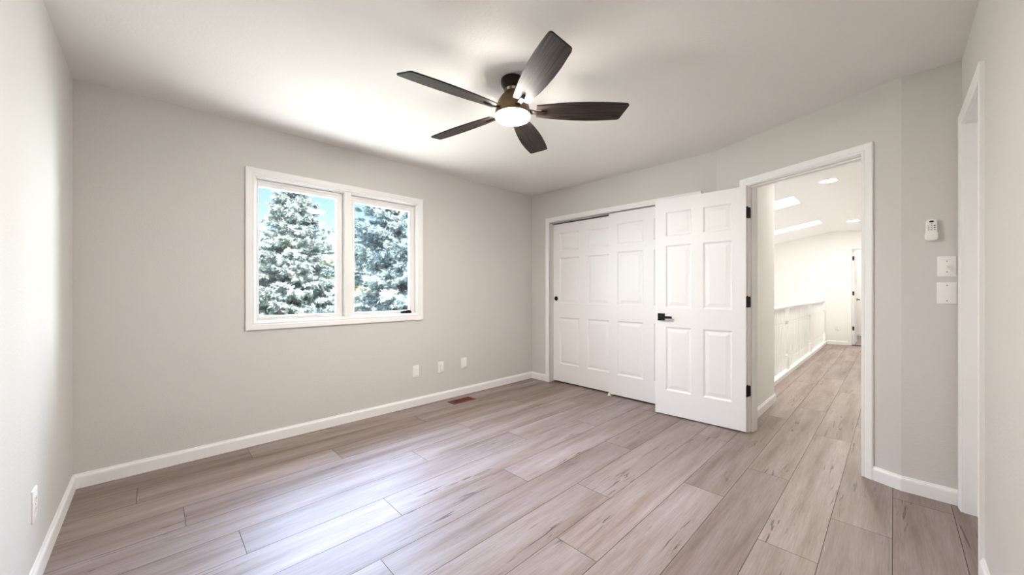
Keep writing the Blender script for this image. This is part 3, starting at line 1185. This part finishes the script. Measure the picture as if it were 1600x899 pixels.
r = wall_thing('power_outlet', F_LEFT, 2.39, 0.325, 'white duplex power outlet low on the left wall by the corner', 'power outlet')
plate(r, 0.076, 0.130)
receptacles(r)
screw(r, 0.0)
r = wall_thing('power_outlet', F_FAR, 0.855, 0.36, 'white power outlet on the far wall at the end of the hall', 'power outlet')
plate(r)
receptacles(r)

r = wall_thing('light_switch', F_NOOK, -0.2045, 1.313, 'white toggle light switch below the fan remote', 'light switch')
plate(r, 0.072, 0.115)
bm = bmesh.new()
add_pillow(bm, 0.0105, 0.024, 0.001, 0.004, 0.0064, 0.0003)
obj('toggle_slot', bm, M['plastic'], r)
bm = bmesh.new()
add_box(bm, (-0.0045, -0.022, -0.004), (0.0045, -0.004, 0.006), 0.0015, rot=Matrix.Rotation(R(24), 3, 'X'))
obj('toggle', bm, M['plastic'], r)
screw(r, 0.030)
screw(r, -0.030)
r = wall_thing('blank_plate', F_NOOK, -0.205, 1.165, 'white blank cover plate with two screws under the toggle switch', 'wall plate')
plate(r, 0.075, 0.121)
screw(r, 0.043)
screw(r, -0.043)

r = wall_thing('fan_remote', F_NOOK, -0.147, 1.525, 'white handheld fan remote with grey buttons in its wall holder', 'remote control')
bm = bmesh.new()
add_pillow(bm, 0.044, 0.118, 0.017, 0.006, 0.024, 0.005)
obj('body', bm, M['plastic'], r, smooth=True)
bm = bmesh.new()
add_pillow(bm, 0.050, 0.050, 0.014, 0.0, 0.0265, 0.004, 0, -0.037)
obj('holder', bm, M['plastic'], r, smooth=True)
bm = bmesh.new()
n = 20
loop0 = [bm.verts.new((0.0098 * math.cos(2 * math.pi * i / n), -0.0235, 0.044 + 0.0052 * math.sin(2 * math.pi * i / n))) for i in range(n)]
loop1 = [bm.verts.new((0.0092 * math.cos(2 * math.pi * i / n), -0.0252, 0.044 + 0.0047 * math.sin(2 * math.pi * i / n))) for i in range(n)]
bm.faces.new(loop1)
bm.faces.new(loop0[::-1])
for i in range(n):
    bm.faces.new((loop0[i], loop0[(i + 1) % n], loop1[(i + 1) % n], loop1[i]))
tag(obj('sensor_window', bm, M['dark_plastic'], r), 'oval black sensor window')
for (bx, bz, dark) in ((0, 0.0305, 0), (-0.0115, 0.0205, 0), (0, 0.0205, 0), (0.0115, 0.0205, 1), (-0.0115, 0.0095, 1), (0, 0.0095, 0), (0.0115, 0.0095, 1), (-0.0115, -0.0015, 0), (0, -0.0015, 0), (0.0115, -0.0015, 0)):
    bm = bmesh.new()
    add_pillow(bm, 0.0072, 0.0038, 0.0018, 0.0235, 0.0252, 0.0005, bx, bz)
    obj('button', bm, M['slot'] if dark else M['grey_plastic'], r)

# floor register
r = tag(empty('floor_register', (2.365, 3.215, 0.0)), 'red brown slotted heating register in the floor by the window wall', 'floor vent')
bm = bmesh.new()
sweep(bm, rect(-0.118, 0.118, -0.040, 0.040), [(0, 0.001), (0, 0.0045), (0.004, 0.006), (0.022, 0.0035), (0.024, 0.0)], lambda p, q, d: Vector((p, q, d)), closed=True)
obj('frame', bm, M['vent'], r)
bm = bmesh.new()
add_box(bm, (-0.118, -0.040, 0.0003), (0.118, 0.040, 0.0008))
obj('duct', bm, M['vent_dark'], r)
bm = bmesh.new()
for i in range(15):
    xx = -0.112 + 0.016 * i
    add_box(bm, (xx - 0.0022, -0.040, 0.0008), (xx + 0.0022, 0.040, 0.004))
for yy in (-0.014, 0.014):
    add_box(bm, (-0.118, yy - 0.0025, 0.0008), (0.118, yy + 0.0025, 0.0042))
obj('grille', bm, M['vent'], r)


# ------------------------------------------------------------------ outdoors
tag(obj('ground', box((-40, 3.6, -3.15), (60, 60, -3.0)), M['lawn']), **st)


def mesh_np(name, V, tri, mats, tint=None, parent=None, loc=None):
    me = bpy.data.meshes.new(name)
    me.vertices.add(len(V))
    me.vertices.foreach_set('co', V.astype(np.float32).ravel())
    nt = len(tri)
    me.loops.add(nt * 3)
    me.loops.foreach_set('vertex_index', tri.astype(np.int32).ravel())
    me.polygons.add(nt)
    me.polygons.foreach_set('loop_start', np.arange(0, nt * 3, 3, dtype=np.int32))
    me.update(calc_edges=True)
    if tint is not None:
        at = me.attributes.new('tint', 'FLOAT', 'FACE')
        at.data.foreach_set('value', tint.astype(np.float32))
    for m in mats:
        me.materials.append(m)
    o = bpy.data.objects.new(name, me)
    COL.objects.link(o)
    if parent is not None:
        o.parent = parent
    if loc is not None:
        o.location = loc
    return o


def unit(v):
    return v / np.maximum(np.linalg.norm(v, axis=-1, keepdims=True), 1e-9)


def spruce(name, loc, H, Rb, seed, needle_mat, label, dense_from=0.33, whorls=46, per=15, nl=0.065, nw=0.011, per_twig=38):
    rng = np.random.default_rng(seed)
    root = tag(empty(name, loc), label, 'tree', 'spruces outside the window')
    bm = bmesh.new()
    add_lathe(bm, [(0.20, 0.0), (0.15, 0.4), (0.11, H * 0.4), (0.05, H * 0.8), (0.008, H * 0.99)], 10)
    obj('trunk', bm, M['bark'], root, smooth=True)
    Vs, Ts, tints = [], [], []
    nv_ = 0
    wv, wt = [], []
    nwv = 0
    hs = np.linspace(0.08, 0.985, whorls) ** 0.95
    for h in hs:
        Lmax = Rb * (1 - h) ** 0.95 + 0.06
        nb = max(5, int(per * (0.55 + 0.6 * (1 - h)) + rng.integers(-1, 2)))
        if h < dense_from:
            nb = nb // 2
        az0 = rng.uniform(0, 6.28)
        for b in range(nb):
            az = az0 + 2 * math.pi * b / nb + rng.normal(0, 0.16)
            Lb = Lmax * rng.uniform(0.72, 1.12)
            zb = h * H + rng.normal(0, 0.10)
            droop = rng.uniform(0.22, 0.46) * (1 - 0.8 * h)
            K = 9
            t = np.linspace(0, 1, K)
            out = np.array([math.cos(az), math.sin(az), 0])
            side = np.array([-math.sin(az), math.cos(az), 0])
            pz = zb + Lb * (0.30 * h * t - droop * t + 0.40 * droop * t ** 3) + 0.10 * Lb * t
            P = out[None] * (t * Lb)[:, None] + np.stack([0 * t, 0 * t, pz], 1) + side[None] * (rng.normal(0, 0.05) * Lb * t ** 2)[:, None]
            # thin woody branch (triangular tube)
            for i in range(K - 1):
                r0 = 0.018 * (1 - t[i]) * Lb / 2 + 0.004
                q = [P[i] + side * r0, P[i] - side * r0, P[i + 1]]
                wv.extend(q)
                wt.append((nwv, nwv + 1, nwv + 2))
                nwv += 3
            # twigs
            ntw = max(6, int(Lb / 0.040))
            if h < dense_from:
                ntw = ntw // 3
            tt = rng.uniform(0.16, 1.0, ntw)
            sgn = np.where(rng.random(ntw) < 0.5, -1.0, 1.0)
            base = np.stack([np.interp(tt, t, P[:, k]) for k in range(3)], 1)
            ang = rng.uniform(0.35, 1.05, ntw)
            tl = (0.34 * Lb * (1.06 - tt) + 0.12) * rng.uniform(0.6, 1.1, ntw)
            tl = np.minimum(tl, 0.55)
            d = out[None] * np.cos(ang)[:, None] + side[None] * (np.sin(ang) * sgn)[:, None]
            d[:, 2] += rng.normal(-0.10, 0.20, ntw)
            d = unit(d)
            btint = np.clip(rng.normal(0.42, 0.16), 0, 1)
            # needles around each twig
            m = per_twig
            s = (np.arange(m)[None] + rng.random((ntw, m))) / m
            org = base[:, None] + d[:, None] * (s * tl[:, None])[..., None]
            rnd = unit(rng.normal(0, 1, (ntw, m, 3)))
            perp = unit(np.cross(d[:, None].repeat(m, 1), rnd))
            nd = unit(perp * 0.85 + d[:, None] * 0.75)
            ln = nl * rng.uniform(0.7, 1.25, (ntw, m))[..., None]
            wd = unit(np.cross(nd, unit(rng.normal(0, 1, (ntw, m, 3))))) * nw
            a = org - wd * 0.5 - d[:, None] * 0.01
            bb = org + wd * 0.5
            c = org + nd * ln
            tri = np.stack([a, bb, c], 2).reshape(-1, 3)
            Vs.append(tri)
            cnt = ntw * m
            Ts.append(np.arange(nv_, nv_ + cnt * 3).reshape(-1, 3))
            nv_ += cnt * 3
            tip = (0.55 * s ** 1.5 + 0.25 * tt[:, None])
            tints.append(np.clip(btint + tip * 0.55 - 0.15 + rng.normal(0, 0.10, (ntw, m)), 0, 1).ravel())
    mesh_np('foliage', np.concatenate(Vs), np.concatenate(Ts), [needle_mat], np.concatenate(tints), root)
    mesh_np('branch', np.array(wv), np.array(wt), [M['bark']], None, root)['kind'] = 'stuff'
    return root


def leafy(name, loc, H, rad, seed, label):
    rng = np.random.default_rng(seed)
    root = tag(empty(name, loc), label, 'tree')
    bm = bmesh.new()
    add_lathe(bm, [(0.14, 0.0), (0.10, H * 0.4), (0.04, H * 0.8)], 10)
    obj('trunk', bm, M['bark'], root, smooth=True)
    n = 14000
    cl = rng.normal(0, 1, (90, 3))
    cl = unit(cl) * rng.uniform(0.35, 1.0, (90, 1)) * np.array([rad, rad, H * 0.36])
    cl[:, 2] += H * 0.62
    pos = cl[rng.integers(0, 90, n)] + rng.normal(0, 0.22, (n, 3))
    u = unit(rng.normal(0, 1, (n, 3)))
    w = unit(np.cross(u, rng.normal(0, 1, (n, 3))))
    s = rng.uniform(0.05, 0.09, (n, 1))
    tri = np.stack([pos - w * s * 0.5, pos + w * s * 0.5, pos + u * s * 1.5], 1).reshape(-1, 3)
    mesh_np('foliage', tri, np.arange(n * 3).reshape(-1, 3), [M['leaves']], np.clip(rng.normal(0.55, 0.2, n), 0, 1), root)
    return root


spruce('spruce_tree', (3.50, 14.6, -3.0), 8.7, 3.0, 3, M['needles'], 'pale blue spruce with its pointed top, outside the left window pane', nl=0.10, nw=0.016, per_twig=30)
spruce('spruce_tree', (4.15, 8.2, -3.0), 9.6, 2.5, 8, M['needles_green'], 'nearer dark blue spruce filling the right window pane', per=18)
spruce('spruce_tree', (11.2, 21.6, -3.0), 14.0, 3.5, 12, M['needles_green'], 'dark blue spruce behind the nearer one in the right window pane', whorls=36, per=13, nl=0.15, nw=0.028, per_twig=20)
leafy('leafy_tree', (5.65, 18.2, -3.0), 5.9, 1.5, 4, 'yellow green leafy tree low between the two spruces')
